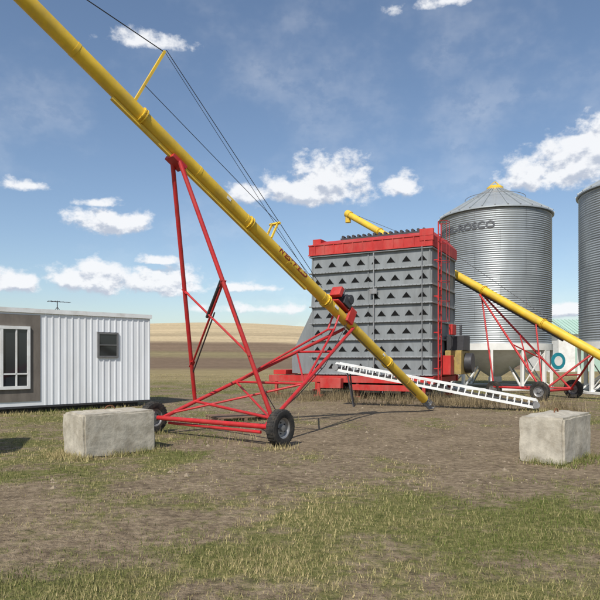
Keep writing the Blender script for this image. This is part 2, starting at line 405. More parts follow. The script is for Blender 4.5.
AF = Vector((-2.9,12.6,0.34)); AN = Vector((-0.62,11.0,0.34)); ax = (AN-AF).normalized()
LF = Vector((-2.285,13.06,0.66)); LN = Vector((-0.52,11.22,0.47))
mb = MB()
mb.cyl(AF - ax*0.12, AN + ax*0.16, 0.048, 14)
mb.cyl(LF, P(9.25,-0.19,-0.11), 0.043, 14); mb.cyl(LN, P(9.25,-0.19,0.11), 0.043, 14)
mb.cyl(AF, P(3.98,-0.1,-0.14), 0.04, 14); mb.cyl(AN, P(3.98,-0.1,0.14), 0.04, 14)
armF = lambda s: AF.lerp(P(3.98,-0.1,-0.14), s); armN = lambda s: AN.lerp(P(3.98,-0.1,0.14), s)
mb.cyl(LF, LN, 0.03, 10)
mb.cyl(armF(0.36), armN(0.36), 0.028, 10); mb.cyl(armF(0.7), armN(0.7), 0.028, 10)
mb.cyl(armF(0.36), armN(0.05), 0.024, 10); mb.cyl(armF(0.05), armN(0.36), 0.024, 10); mb.cyl(armF(0.7), armN(0.36), 0.022, 10)
mb.cyl(armF(0.36), P(4.5,-0.5,-0.1), 0.026, 10); mb.cyl(armN(0.36), P(4.5,-0.5,0.1), 0.026, 10)
mb.cyl(P(4.5,-0.5,-0.1), P(4.5,-0.1,-0.1), 0.024, 10); mb.cyl(P(4.5,-0.5,0.1), P(4.5,-0.1,0.1), 0.024, 10); mb.cyl(P(4.5,-0.5,-0.12), P(4.5,-0.5,0.12), 0.024, 10)
lf = lambda s: LF.lerp(P(9.25,-0.19,-0.11), s); ln = lambda s: LN.lerp(P(9.25,-0.19,0.11), s)
mb.cyl(lf(0.5), ln(0.25), 0.022, 10); mb.cyl(ln(0.53), lf(0.17), 0.022, 10)
mb.beam(P(9.1,-0.19,0), P(9.4,-0.19,0), 0.26, 0.07, up=n_)
mb.beam(AF, LF, 0.09, 0.05); mb.beam(AN, LN, 0.09, 0.05)
mb.cyl(AF + Vector((0.15,0,-0.1)), AN + Vector((-0.1,0,-0.1)), 0.03, 10)
# gusset plates and clamps at the joints
for p, q in ((lf(0.5), ln(0.25)), (ln(0.53), lf(0.17)), (armF(0.36), armN(0.36)), (armF(0.7), armN(0.7))):
    v = (q-p).normalized(); mb.beam(p - v*0.05, p + v*0.12, 0.1, 0.012); mb.beam(q + v*0.05, q - v*0.12, 0.1, 0.012)
mb.fin('undercarriage_frame', M_red, A, True)
mb = MB(); mb.cyl(ln(0.545), ln(0.545).lerp(lf(0.2),0.45), 0.032, 12); mb.cyl(ln(0.5).lerp(lf(0.2),0.3), lf(0.13), 0.015, 10)
mb.cyl(P(4.2,-0.16,0.05), P(0.8,-0.15,0.05), 0.012, 6)
pts = [ln(0.53), ln(0.4)+Vector((.04,-.05,0)), ln(0.25)+Vector((-.03,.03,0)), ln(0.1)+Vector((.05,-.02,0)), armN(0.1), armN(0.3)+Vector((0,0,-.1)), armN(0.6)+Vector((0,0,-.12)), P(4.2,-0.1,.12)]
for p, q in zip(pts, pts[1:]): mb.cyl(p, q, 0.009, 6)
mb.fin('hydraulic_cylinder', M_dsteel, A, True)
wheel(A, AN + ax*0.33, ax, 0.335, 0.2, 'near_wheel'); wheel(A, AF - ax*0.26, ax, 0.335, 0.2, 'far_wheel')
def obox(mb, c, l, w, h):
    a = d_*l/2; b = s_*w/2; e = n_*h/2
    mb.hexa([c-a-b-e, c+a-b-e, c+a+b-e, c-a+b-e], [c-a-b+e, c+a-b+e, c+a+b+e, c-a+b+e])
mb = MB(); obox(mb, P(4.5,0.17), 0.6, 0.34, 0.04); obox(mb, P(4.55,0.33,-0.13), 0.5, 0.08, 0.32); obox(mb, P(4.78,0.38,0.07), 0.12, 0.3, 0.24); obox(mb, P(4.2,0.1,0.17), 0.25, 0.07, 0.4)
mb.fin('belt_guard', M_redo, A, True, bevel=0.01)
mb = MB(); obox(mb, P(4.47,0.30,0.06), 0.3, 0.3, 0.2); mb.cyl(P(4.42,0.42,0.0), P(4.42,0.42,0.23), 0.1, 16); mb.cyl(P(4.6,0.33,0.1), P(4.6,0.6,0.1), 0.025, 10)
mb.cyl(P(4.25,0.35,0.02), P(4.62,0.35,0.02), 0.09, 14); obox(mb, P(4.36,0.53,-0.02), 0.2, 0.16, 0.1)
for k in range(6): mb.cyl(P(4.42,0.42,0.03+k*0.035), P(4.42,0.42,0.04+k*0.035), 0.125, 16)
mb.fin('engine', M_dsteel, A, True, bevel=0.005)

# ------------------------------------------------------------ second auger
P0 = Vector((10.9,22,1.75)); D2 = Vector((-3.83,4.5,3.43)); d2 = D2.normalized(); s2 = Vector((-0.762,-0.648,0)); n2 = d2.cross(s2)
if n2.z < 0: n2 = -n2
def Q(t, up=0, sd=0): return P0 + D2*t + n2*up + s2*sd
A2 = empty('grain_auger', (9.9, 23.2, 0))
auger_tube(A2, Q, d2, s2, n2, -0.42, 2.18, 0.165, [-0.1, 0.35, 0.8, 1.3, 1.8])
mb = MB(); mb.lathe([(0,0.2),(0.3,0.2),(0.36,0.14)], Q(2.15), d2, 20, caps=True); mb.cyl(Q(2.18), Q(2.18)+Vector((0,0,-0.45)), 0.15, 18)
mb.fin('discharge_head', M_yel, A2, True)
mb = MB(); mb.beam(Q(0.2,-0.2), Q(1.1,-0.2), 0.08, 0.06, up=n2)
mb.cyl(Q(1.1,0.75), Q(2.1,0.15), 0.01, 6); mb.cyl(Q(1.1,0.75), Q(0.15,0.15), 0.01, 6); mb.cyl(Q(1.1,0.1), Q(1.1,0.76), 0.03, 8)
mb.fin('slide_track', M_dsteel, A2, True)
wn2 = Vector((8.92,22.3,0.36)); wf2 = Vector((10.95,24.05,0.36)); a2 = (wf2-wn2).normalized()
mb = MB(); nn = wn2 + a2*0.2; ff = wf2 - a2*0.2
mb.cyl(wn2, wf2, 0.05, 12)
top = Q(0.80,-0.22)
mb.cyl(nn, Q(0.80,-0.22,0.12), 0.042, 12); mb.cyl(ff, Q(0.80,-0.22,-0.12), 0.042, 12)
mb.cyl(nn, Q(0.02,-0.15,0.15), 0.04, 12); mb.cyl(ff, Q(0.02,-0.15,-0.15), 0.04, 12)
mb.cyl(nn.lerp(Q(0.02,-0.15,0.15),.45), ff.lerp(Q(0.02,-0.15,-0.15),.45), 0.03, 10)
mb.cyl(nn.lerp(top,.45), ff.lerp(top,.3), 0.026, 10); mb.cyl(nn.lerp(top,.2), ff.lerp(top,.55), 0.026, 10)
mb.cyl(nn, Q(0.38,-0.15,0.1), 0.03, 10)
mb.cyl(nn+Vector((0,0,.05)), Vector((7.95,24.6,0.42)), 0.035, 10)
mb.cyl(Vector((7.95,24.6,0.42)), Q(0.80,-0.22), 0.035, 10)
mb.cyl(ff+Vector((0,0,.05)), Vector((7.95,24.6,0.42)), 0.035, 10)
mb.fin('undercarriage_frame', M_red, A2, True)
wheel(A2, wn2 - a2*0.02, a2, 0.37, 0.22, 'near_wheel'); wheel(A2, wf2 + a2*0.02, a2, 0.37, 0.22, 'far_wheel')
wheel(A2, Vector((7.95,24.6,0.33)), a2, 0.33, 0.2, 'jack_wheel')

# ------------------------------------------------------------ grain dryer
Ld = 4.97; Wd = 3.7
E = empty('grain_dryer', (0.5, 24.8, 0), math.atan2(-0.462, 0.887))
mb = MB(); NT = 7; th = 4.8/NT
for i in range(NT):
    z = 0.95 + i*th; o = 0.03
    mb.hexa([(-o,-o,z),(Ld+o,-o,z),(Ld+o,Wd+o,z),(-o,Wd+o,z)], [(0,0,z+th),(Ld,0,z+th),(Ld,Wd,z+th),(0,Wd,z+th)])
mb.fin('dryer_column', M_gal, E)
mb = MB()
for i in range(NT+1):
    z = 0.95 + i*th
    mb.box((-0.09,-0.11,z-0.025), (Ld+0.09,-0.001,z+0.025)); mb.box((Ld+0.001,0,z-0.024), (Ld+0.09,Wd,z+0.024)); mb.box((-0.09,0,z-0.024), (-0.001,Wd,z+0.024))
mb.fin('tier_flanges', M_rib, E, bevel=0.006)
mb = MB()
for x in (0.03, Ld*0.5, Ld-0.03):
    for i in range(NT):
        z = 0.95 + i*th; mb.box((x-0.025,-0.045,z+0.026), (x+0.025,-0.002,z+th-0.026))
for y in (0.03, Wd*.33, Wd*.66, Wd-0.03):
    for i in range(NT):
        z = 0.95 + i*th; mb.box((Ld+0.002,y-0.02,z+0.026), (Ld+0.045,y+0.02,z+th-0.026))
mb.fin('panel_stiffeners', M_gal, E)
mt = MB(); mh = MB(); mbo = MB()
for i in range(NT):
    z = 0.95 + i*th + 0.24; cnt = 9 if i % 2 else 8
    for k in range(cnt):
        x = Ld*(k+0.5)/cnt
        w = 0.145; h = 0.19
        mt.prism([(x-w,-0.050,z), (x+w,-0.050,z), (x,-0.050,z+h)], (0,0.06,0))
        mh.beam((x-w-0.02,-0.035,z), (x,-0.035,z+h+0.015), 0.06, 0.014, up=(0,0,1)); mh.beam((x+w+0.02,-0.035,z), (x,-0.035,z+h+0.015), 0.06, 0.014, up=(0,0,1))
    for k in range(34):
        x = Ld*(k+0.5)/34
        mbo.box((x-0.01,-0.118,0.95+i*th-0.01), (x+0.01,-0.111,0.95+i*th+0.01))
mt.fin('duct_openings', M_dark, E); mh.fin('duct_hoods', M_gal, E); mbo.fin('flange_bolts', M_dsteel, E, smooth=False)
mb = MB()
mb.box((-0.1,-0.12,5.80), (Ld+0.1,-0.07,6.22)); mb.box((-0.1,Wd+0.07,5.80), (Ld+0.1,Wd+0.12,6.22))
mb.box((-0.1,-0.069,5.80), (-0.05,Wd+0.069,6.22)); mb.box((Ld+0.05,-0.069,5.80), (Ld+0.1,Wd+0.069,6.22))
b4 = [(-0.1,-0.12,6.221), (Ld+0.1,-0.12,6.221), (Ld+0.1,Wd+0.12,6.221), (-0.1,Wd+0.12,6.221)]
t4 = [(0.25,0.7,6.50), (Ld-0.1,0.7,6.50), (Ld-0.1,Wd-0.7,6.50), (0.25,Wd-0.7,6.50)]
mb.hexa(b4, t4)
mb.box((Ld-0.4,-0.14,6.0), (Ld+0.13,0.0,6.45))
mb.box((-0.12,0.3,6.2), (0.25,1.1,6.55))
mb.fin('red_roof_hopper', M_redo, E, bevel=0.012)
mb = MB()
for x in np.linspace(0.2, Ld-0.2, 12): mb.box((x-0.02,-0.145,5.81), (x+0.02,-0.121,6.2))
mb.box((-0.11,-0.15,6.19), (Ld+0.11,-0.122,6.23)); mb.box((-0.11,-0.15,5.79), (Ld+0.11,-0.122,5.83))
mb.fin('roof_hopper_ribs', M_redo, E)
mb = MB()
mb.beam((0.9,1.0,6.56), (Ld-0.4,1.0,6.56), 0.25, 0.1)
for x in np.arange(1.0, Ld-0.4, 0.23): mb.cyl((x,0.88,6.66), (x,1.1,6.66), 0.06, 10)
mb.fin('levelling_chain', M_dsteel, E)
mb = MB()
mb.cyl((Ld*.5,Wd*.6,6.5),(Ld*.5,Wd*.6,6.8),0.3,18,0.22)
mb.fin('roof_inlet', M_redo, E)
mb = MB()
mb.box((-1.95,-0.2,0.62), (Ld+0.15,0.0,0.88)); mb.box((-1.95,Wd,0.62), (Ld+0.15,Wd+0.2,0.88))
for x in (-1.9,-0.9,0.2,1.4,2.6,3.8,Ld-0.05): mb.box((x,0.001,0.64), (x+0.15,Wd-0.001,0.86))
mb.box((-0.4,0.02,0.882), (Ld+0.1,Wd-0.02,0.91))
for x in (-1.7,0.3,2.0,Ld-0.3):
    for y in (-0.15,Wd+0.05): mb.box((x,y,0.1), (x+0.12,y+0.12,0.62)); mb.box((x-0.1,y-0.1,0.0),(x+0.22,y+0.22,0.1))
mb.beam((-1.9,-0.1,0.75),(-3.0,Wd/2,0.6),0.12,0.16); mb.beam((-1.9,Wd+0.1,0.75),(-3.0,Wd/2,0.6),0.12,0.16)
mb.box((-1.9,0.1,0.9),(-1.3,1.2,1.1)); mb.box((0.6,-0.5,0.4),(1.5,-0.22,0.8))
mb.box((1.9,-0.45,0.34),(4.4,-0.25,0.56))
mb.fin('trailer_platform', M_redo, E, bevel=0.008)
mb = MB()
mb.box((0.5,0.4,0.3),(Ld-.3,Wd-.4,0.639)); mb.cyl((0.2,0.25,0.42),(Ld,0.25,0.42),0.11,16)
for x in (0.9,1.2,3.0,4.6): mb.cyl((x,-0.05,0.0),(x+.05,0.3,0.6),0.03,8)
mb.fin('unload_trough', M_dsteel, E)
mb = MB(); mb.prism([(-0.031,0.4,0.95), (-1.15,0.4,0.95), (-1.15,0.4,1.8), (-0.031,0.4,3.9)], (0,2.9,0)); mb.fin('fan_transition_duct', M_gal, E)
mb = MB(); mb.cyl((-1.151,1.9,1.38),(-1.75,1.9,1.38),0.42,28); mb.fin('fan_housing', M_steel, E)
mb = MB()
for x in (2.6, 3.45):
    for y in (0.05, Wd-0.25):
        c = (x, y+0.1, 0.36); mb.lathe([(-.1,.2),(-.1,.33),(-.07,.36),(.07,.36),(.1,.33),(.1,.2)], c, (0,1,0), 24, caps=True)
mb.fin('trailer_tyres', M_blk, E)
mb = MB(); xo = Ld+0.22
for y in (0.25, 0.65): mb.beam((xo,y,0.7),(xo,y,6.75),0.045,0.045)
for z in np.arange(0.9,6.6,0.3): mb.cyl((xo,0.25,z),(xo,0.65,z),0.016,8)
for z in np.arange(1.2,6.3,1.37):
    for y in (0.25,0.65): mb.beam((Ld+0.05,y,z),(xo,y,z),0.04,0.04)
for z in np.arange(3.0,6.8,0.75):
    pts = [Vector((xo,0.45,z)) + Vector((0.36*math.sin(a), -0.36*math.cos(a), 0)) for a in np.linspace(0.3,math.pi-0.3,9)]
    pts = [Vector((xo,0.25,z))] + pts + [Vector((xo,0.65,z))]
    for p, q in zip(pts, pts[1:]): mb.beam(p, q, 0.03, 0.012)
for a in (1.0,1.57,2.1):
    o = Vector((0.36*math.sin(a), -0.36*math.cos(a), 0)); mb.beam(Vector((xo,0.45,3.0))+o, Vector((xo,0.45,6.75))+o, 0.02, 0.012)
mb.fin('ladder', M_red, E)
mb = MB(); mb.box((Ld+0.1,1.7,0.95),(Ld+0.75,3.3,1.9)); mb.fin('burner_cabinet', mat('dirty_yellow', (0.36,0.26,0.08), 0.6, dirt=0.7), E, bevel=0.02)
mb = MB(); mb.box((Ld+0.12,1.9,1.905),(Ld+0.8,3.1,2.5)); mb.cyl((Ld+0.76,2.5,1.4),(Ld+1.05,2.5,1.4),0.4,24); mb.cyl((Ld+0.4,3.2,2.0),(Ld+0.4,3.2,3.0),0.05,10)
mb.fin('burner_blower', M_dsteel, E, bevel=0.02)
mb = MB(); mb.box((Ld+0.1,1.0,0.95),(Ld+0.5,1.55,1.7)); mb.box((Ld+0.45,0.9,2.5),(Ld+0.6,1.5,2.9)); mb.fin('control_box', M_redo, E, bevel=0.01)
mb = MB(); mb.beam((2.75,-0.14,1.0),(2.75,-0.14,5.7),0.04,0.04); mb.box((2.6,-0.22,4.1),(2.9,-0.115,4.3)); mb.cyl((Ld-0.3,-0.14,1.0),(Ld-0.3,-0.14,5.8),0.02,8)
mb.fin('conduit', M_steel, E)

# ------------------------------------------------------------ conveyor
E = empty('conveyor', (4.1, 19.0, 0))
cl_ = Vector((1.23,20.0,1.22)); cr = Vector((7.1,18.1,0.12)); cd = (cr-cl_).normalized(); cs = cd.cross(Vector((0,0,1))).normalized(); cu = cs.cross(cd)
if cu.z < 0: cu = -cu
mb = MB(); Lc = (cr-cl_).length
for sd in (-0.24, 0.24):
    a = cl_ + cs*sd; b_ = cr + cs*sd
    mb.beam(a+cu*0.22, b_+cu*0.22, 0.035, 0.06, up=cu); mb.beam(a-cu*0.0, b_-cu*0.0, 0.035, 0.08, up=cu)
    nsl = 30
    for k in range(nsl+1):
        p = a + cd*(Lc*k/nsl); mb.beam(p, p+cu*0.2, 0.02, 0.035, up=cd)
for k in range(14):
    p = cl_ + cd*(Lc*k/13); mb.beam(p-cs*0.24+cu*0.2, p+cs*0.24+cu*0.2, 0.05, 0.02, up=cu)
mb.fin('trough_frame', M_white, E, True)
mb = MB(); mb.beam(cl_+cs*.2+cd*.4, Vector((1.75,19.6,0.0)), 0.04,0.04); mb.beam(cl_-cs*.2+cd*.4, Vector((1.8,20.1,0.0)), 0.04,0.04); mb.fin('support_legs', M_dsteel, E, True)
mb = MB(); mb.beam(cl_+cu*0.07, cr+cu*0.07, 0.42, 0.02, up=cu)
for k in range(22):
    p = cl_ + cd*(Lc*(k+.5)/22); mb.beam(p-cs*0.2+cu*0.1, p+cs*0.2+cu*0.1, 0.02, 0.04, up=cu)
mb.fin('belt', M_dsteel, E, True)
mb = MB(); mb.cyl(cr-cs*0.3+cu*0.08, cr+cs*0.3+cu*0.08, 0.1, 16); mb.cyl(cl_-cs*0.3+cu*0.08, cl_+cs*0.3+cu*0.08, 0.1, 16); mb.fin('end_rollers', M_steel, E, True)

# ------------------------------------------------------------ silos
def silo(loc, R, zb, ze, zt, label, ladder_ang):
    E = empty('grain_silo', loc)
    mb = MB(); prof = []; pitch = 0.105; n = int((ze-zb)/pitch)
    for i in range(n*4+1): prof.append((zb + i*pitch/4, R + 0.014*math.sin(i*math.pi/2)))
    ze = prof[-1][0]
    mb.lathe(prof, (0,0,0), (0,0,1), 96); mb.fin('corrugated_wall', M_silo, E)
    mb = MB(); mb.lathe([(ze-0.03,R+0.02),(ze-0.03,R+0.12),(ze+0.03,R+0.12),(zt-0.12,0.42),(zt-0.12,0.0)], (0,0,0), (0,0,1), 60)
    nr = 30
    for k in range(nr):
        a = 2*math.pi*k/nr; u = Vector((math.cos(a), math.sin(a), 0))
        mb.beam(u*(R+0.13)+Vector((0,0,ze+0.05)), u*0.42+Vector((0,0,zt-0.1)), 0.045, 0.08)
    mb.fin('conical_roof', M_roof, E)
    mb = MB(); mb.lathe([(zt-0.14,0.43),(zt+0.02,0.43),(zt+0.1,0.33),(zt+0.12,0)], (0,0,0), (0,0,1), 28)
    mb.beam((-.3,0,zt+.1),(0,0,zt+.36),.04,.04); mb.beam((.3,0,zt+.1),(0,0,zt+.36),.04,.04)
    mb.fin('roof_lid', M_yel, E)
    mb = MB()
    r = R*0.55; z = ze + (zt-ze)*(1-(r-0.42)/(R-0.3)) + 0.15
    for k in range(40):
        a0 = 2*math.pi*k/40; a1 = 2*math.pi*(k+1)/40
        mb.cyl((r*math.cos(a0),r*math.sin(a0),z),(r*math.cos(a1),r*math.sin(a1),z),0.014,6)
    u = Vector((math.cos(ladder_ang), math.sin(ladder_ang), 0)); w = Vector((-u.y,u.x,0))
    for sg in (-.2,.2): mb.beam(u*(R+.18)+w*sg+Vector((0,0,0.6)), u*(R+.18)+w*sg+Vector((0,0,ze+0.1)), .03,.03, up=u); mb.beam(u*(R+.18)+w*sg+Vector((0,0,ze+0.1)), u*0.5+w*sg+Vector((0,0,zt+0.02)), .03,.03)
    for z in np.arange(0.8, ze+.2, 0.3): mb.cyl(u*(R+.18)-w*.2+Vector((0,0,z)), u*(R+.18)+w*.2+Vector((0,0,z)), .013, 6)
    for q in np.linspace(0.05,0.95,12):
        c = (u*(R+.18)+Vector((0,0,ze+0.1))).lerp(u*0.5+Vector((0,0,zt+0.02)), q); mb.cyl(c-w*.2, c+w*.2, .013, 6)
    mb.fin('ladder', M_steel, E)
    mb = MB(); mb.lathe([(zb-0.3,R-0.04),(zb-0.3,R+0.06),(zb+0.02,R+0.06),(zb+0.02,R-0.02)], (0,0,0), (0,0,1), 72, closed=True)
    mb.lathe([(zb-0.05,R-0.05),(0.62,0.3),(0.45,0.3)], (0,0,0), (0,0,1), 64); mb.cyl((0,0,0.35),(0,0,0.6),0.34,20)
    mb.fin('hopper_cone', M_hop, E)
    mb = MB()
    for k in range(12):
        a = 2*math.pi*(k+.3)/12; u = Vector((math.cos(a), math.sin(a), 0)); o = u*(R-0.02)
        mb.beam(o+Vector((0,0,0.05)), o+Vector((0,0,zb-0.3)), .12,.16, up=u)
        mb.beam(o+Vector((0,0,0.08)), u*(R*0.55)+Vector((0,0,1.15)), .07,.07)
        a3 = 2*math.pi*(k+1.3)/12; o2 = Vector((math.cos(a3), math.sin(a3), 0))*(R-0.02)
        if k % 3 == 0: mb.beam(o+Vector((0,0,0.2)), o2+Vector((0,0,zb-0.4)), .04,.04)
    mb.lathe([(0.02,R-.15),(0.02,R+.12),(0.12,R+.12),(0.12,R-.15)], (0,0,0), (0,0,1), 48, closed=True)
    mb.fin('hopper_legs', M_hop, E)
    if label:
        th0 = math.atan2(-loc[1], -loc[0]); vs, fs = text_mesh(label, 0.48)
        xm = max(v.x for v in vs); k = 4.4/xm
        mb = MB(); mb.add([((R+.03)*math.cos(th0+(v.x*k-4.4)/R), (R+.03)*math.sin(th0+(v.x*k-4.4)/R), 8.0+v.y) for v in vs], fs)
        mb.fin('silo_lettering', mat('dark_lettering', (0.09,0.095,0.105), 0.6), E, smooth=False)
    return E
S1 = silo((10.4,32,0), 2.8, 2.3, 9.1, 10.65, 'WESTEEL-ROSCO', math.radians(70))
S2 = silo((15.75,26.8,0), 3.0, 2.3, 9.1, 10.75, None, math.radians(60))
mb = MB(); o = Vector((2.35,-2.35,1.45)); u = Vector((0.3,-0.95,0)).normalized()
mb.cyl(o, o+u*0.03, 0.42, 28); mb.fin('round_decal', M_teal, S1)
mb = MB(); mb.cyl(o+u*0.031, o+u*0.04, 0.24, 24); mb.beam(o+Vector((-.5,0,-.5)), o+Vector((.5,0.1,-.5)),.02,.1); mb.fin('decal_plate', M_white, S1)

E = empty('metal_shed', (35.5, 74, 0), 0.1)
mb = MB(); mb.box((-6,-4,0),(6,4,4.4)); mb.fin('shed_walls', M_hop, E)
mb = MB(); mb.prism([(-6.3,-4.3,4.35),(-6.3,4.3,4.35),(-6.3,0,6.3)], (12.6,0,0)); mb.fin('shed_roof', M_pgreen, E)
mb = MB()
for x in np.arange(-6,6.01,0.5): mb.beam((x,-4.33,4.4),(x,0,6.34),0.06,0.06)
mb.box((-4,-4.05,0.05),(-0.5,-4.002,3.6)); mb.fin('shed_ribs_and_door', M_pgreen, E)

# ------------------------------------------------------------ office trailer
E = empty('mobile_office_trailer', (-5.05, 20.2, 0), math.atan2(0.68, 0.733))
LT = 9.5; z0, z1 = 0.2, 3.0
mb = MB(); mb.box((-LT,0,z0),(0,2.7,z1)); mb.fin('body', M_side, E)
mb = MB(); x = -0.04
while x > -LT:
    inpan = (-5.95 < x < -3.6); inwin = (-1.88 < x < -1.12)
    if not inpan:
        if inwin: mb.box((x-0.022,-0.016,z0),(x+0.022,-0.001,1.60)); mb.box((x-0.022,-0.016,2.43),(x+0.022,-0.001,z1-0.08))
        else: mb.box((x-0.022,-0.016,z0),(x+0.022,-0.001,z1-0.08))
    x -= 0.2
for y in np.arange(0.15,2.6,0.2): mb.box((0.001,y-0.02,z0),(0.016,y+0.02,z1-0.08))
mb.fin('siding_ribs', M_side, E)
mb = MB(); mb.box((-LT-0.05,-0.05,z1-0.079),(0.05,-0.018,z1+0.05)); mb.box((0.018,-0.017,z1-0.079),(0.05,2.75,z1+0.05)); mb.box((-LT,-0.01,z1+0.001),(0,2.7,z1+0.04))
mb.fin('roof_trim', M_white, E)
mb = MB(); mb.box((-LT,-0.02,z0-0.06),(0.02,-0.002,z0)); mb.box((-LT+.3,0.3,-0.02),(-0.3,2.4,z0-0.001)); mb.fin('floor_frame', M_dsteel, E)
mb = MB(); mb.box((-5.9,-0.022,0.34),(-3.6,-0.002,2.86)); mb.fin('board_panel', M_brown, E)
mb = MB(); W0,W1,Zb,Zt = -5.45,-3.9,0.7,2.52
mb.box((W0,-0.075,Zb),(W1,-0.024,Zb+.09)); mb.box((W0,-0.075,Zt-.09),(W1,-0.024,Zt)); mb.box((W0,-0.074,Zb+.091),(W0+.08,-0.024,Zt-.091)); mb.box((W1-.08,-0.074,Zb+.091),(W1,-0.024,Zt-.091))
mb.box((-4.72,-0.07,Zb+.091),(-4.64,-0.03,Zt-.091)); mb.box((-4.3,-0.06,Zb+.091),(-4.26,-0.03,Zt-.091)); mb.box((W0+.081,-0.06,1.12),(W1-.081,-0.031,1.16))
mb.fin('large_window_frame', M_white, E)
mb = MB(); mb.box((W0+.04,-0.03,Zb+.04),(W1-.04,-0.0235,Zt-.04)); mb.box((-1.79,-0.03,1.66),(-1.21,-0.006,2.37)); mb.fin('window_panes', M_glass, E)
mb = MB(); mb.box((W0+.1,-0.0305,1.5),(-4.75,-0.0302,2.4)); mb.fin('curtains', mat('faded_curtain', (0.22,0.22,0.21), 0.9, 0, 0.3, 9, stretch=(1,1,0.1)), E)
mb = MB()
mb.box((-1.85,-0.05,1.61),(-1.15,-0.004,1.67)); mb.box((-1.85,-0.05,2.36),(-1.15,-0.004,2.42)); mb.box((-1.85,-0.05,1.671),(-1.79,-0.004,2.359)); mb.box((-1.21,-0.05,1.671),(-1.15,-0.004,2.359)); mb.box((-1.79,-0.045,2.0),(-1.21,-0.031,2.03))
mb.fin('small_window_frame', mat('grey_aluminium', (0.18,0.18,0.18), 0.5, 0.3), E)
mb = MB(); mb.cyl((-2.6,1.3,z1+.04),(-2.6,1.3,z1+0.45),0.015,6); mb.cyl((-2.9,1.3,z1+0.42),(-2.2,1.3,z1+0.42),0.012,6)
for k in range(6): mb.cyl((-2.85+k*.13,1.1+k*.02,z1+0.42),(-2.85+k*.13,1.5-k*.02,z1+0.42),0.008,6)
mb.cyl((-2.75,1.3,z1+.04),(-2.6,1.3,z1+0.25),0.01,6); mb.cyl((-2.45,1.3,z1+.04),(-2.6,1.3,z1+0.25),0.01,6)
mb.fin('roof_antenna', M_dsteel, E)

# ------------------------------------------------------------ concrete blocks
def block(loc, ang, lx_, ly_, h, seed):
    from mathutils import noise as mn
    me = bpy.data.meshes.new('concrete_block'); bm = bmesh.new()
    bmesh.ops.create_cube(bm, size=1)
    for v in bm.verts: v.co = Vector(((v.co.x+.5)*lx_, (v.co.y+.5)*ly_, (v.co.z+.5)*h))
    bmesh.ops.bevel(bm, geom=bm.edges[:], offset=0.03, segments=2, affect='EDGES')
    bmesh.ops.subdivide_edges(bm, edges=bm.edges[:], cuts=9, use_grid_fill=True)
    for v in bm.verts:
        p = v.co*3 + Vector((seed*5, 0, 0)); d = Vector((mn.noise(p), mn.noise(p+Vector((9,0,0))), mn.noise(p+Vector((0,9,0)))))
        v.co += d*0.02
        e = mn.noise(v.co*9 + Vector((seed,0,0))); v.co += d*0.045*max(0,e)
    bm.to_mesh(me); bm.free()
    me.polygons.foreach_set('use_smooth', [True]*len(me.polygons)); me.set_sharp_from_angle(angle=math.radians(50))
    me.materials.append(M_conc)
    o = bpy.data.objects.new('concrete_block', me)
    o.matrix_basis = Matrix.Translation(loc) @ Matrix.Rotation(ang, 4, 'Z'); col.objects.link(o)
    mb = MB(); cx, cy = lx_*0.5, ly_*0.5
    mb.hexa([(0.1,cy-.16,h-.01),(lx_-.1,cy-.16,h-.01),(lx_-.1,cy+.16,h-.01),(0.1,cy+.16,h-.01)], [(0.2,cy-.07,h+.03),(lx_-.2,cy-.07,h+.03),(lx_-.2,cy+.07,h+.03),(0.2,cy+.07,h+.03)])
    mb.fin('top_tongue', M_conc, o, bevel=0.015)
    mb = MB(); pts = [Vector((cx-.09+.18*(1-math.cos(a))/2, cy, h+.02+.07*math.sin(a))) for a in np.linspace(0,math.pi,9)]
    for p, q in zip(pts, pts[1:]): mb.cyl(p, q, 0.011, 8)
    mb.fin('lifting_loop', M_rust, o)
    return o
block((-3.42, 9.5, -0.02), math.atan2(0.70,0.714), 1.28, 0.80, 0.72, 1)
block((3.92, 8.9, -0.02), math.atan2(0.75,0.66), 1.35, 0.68, 0.72, 2)

E = empty('wooden_pallet', (-1.6, 15.6, 0), 0.5)
mb = MB()
for k in range(6): mb.box((-0.7,-0.5+k*0.19,0.09),(0.7,-0.5+k*0.19+0.12,0.115))
for x in (-0.68,-0.04,0.6): mb.box((x,-0.5,0.01),(x+0.08,0.58,0.088))
mb.fin('slats', M_wood, E)
E = empty('added_shadow_caster', (-6.25, 9.2, 0), 0.3)  # invented tank on legs, added out of frame to shade the left grass
mb = MB(); mb.lathe([(-.9,.02),(-.88,.35),(-.8,.48),(.8,.48),(.88,.35),(.9,.02)], (0,0,1.95), (0,1,0), 28); mb.fin('shadow_caster_tank', M_white, E)
mb = MB()
for x in (-.4,.4):
    for y in (-.6,.6): mb.beam((x*1.3,y,0),(x*.8,y,1.62),.06,.06)
for y in (-.6,.6): mb.beam((-.45,y,.8),(.45,y,.8),.05,.05); mb.beam((-.4,y,1.5),(.4,y,1.5),.05,.08)
mb.fin('shadow_caster_stand', M_red, E)

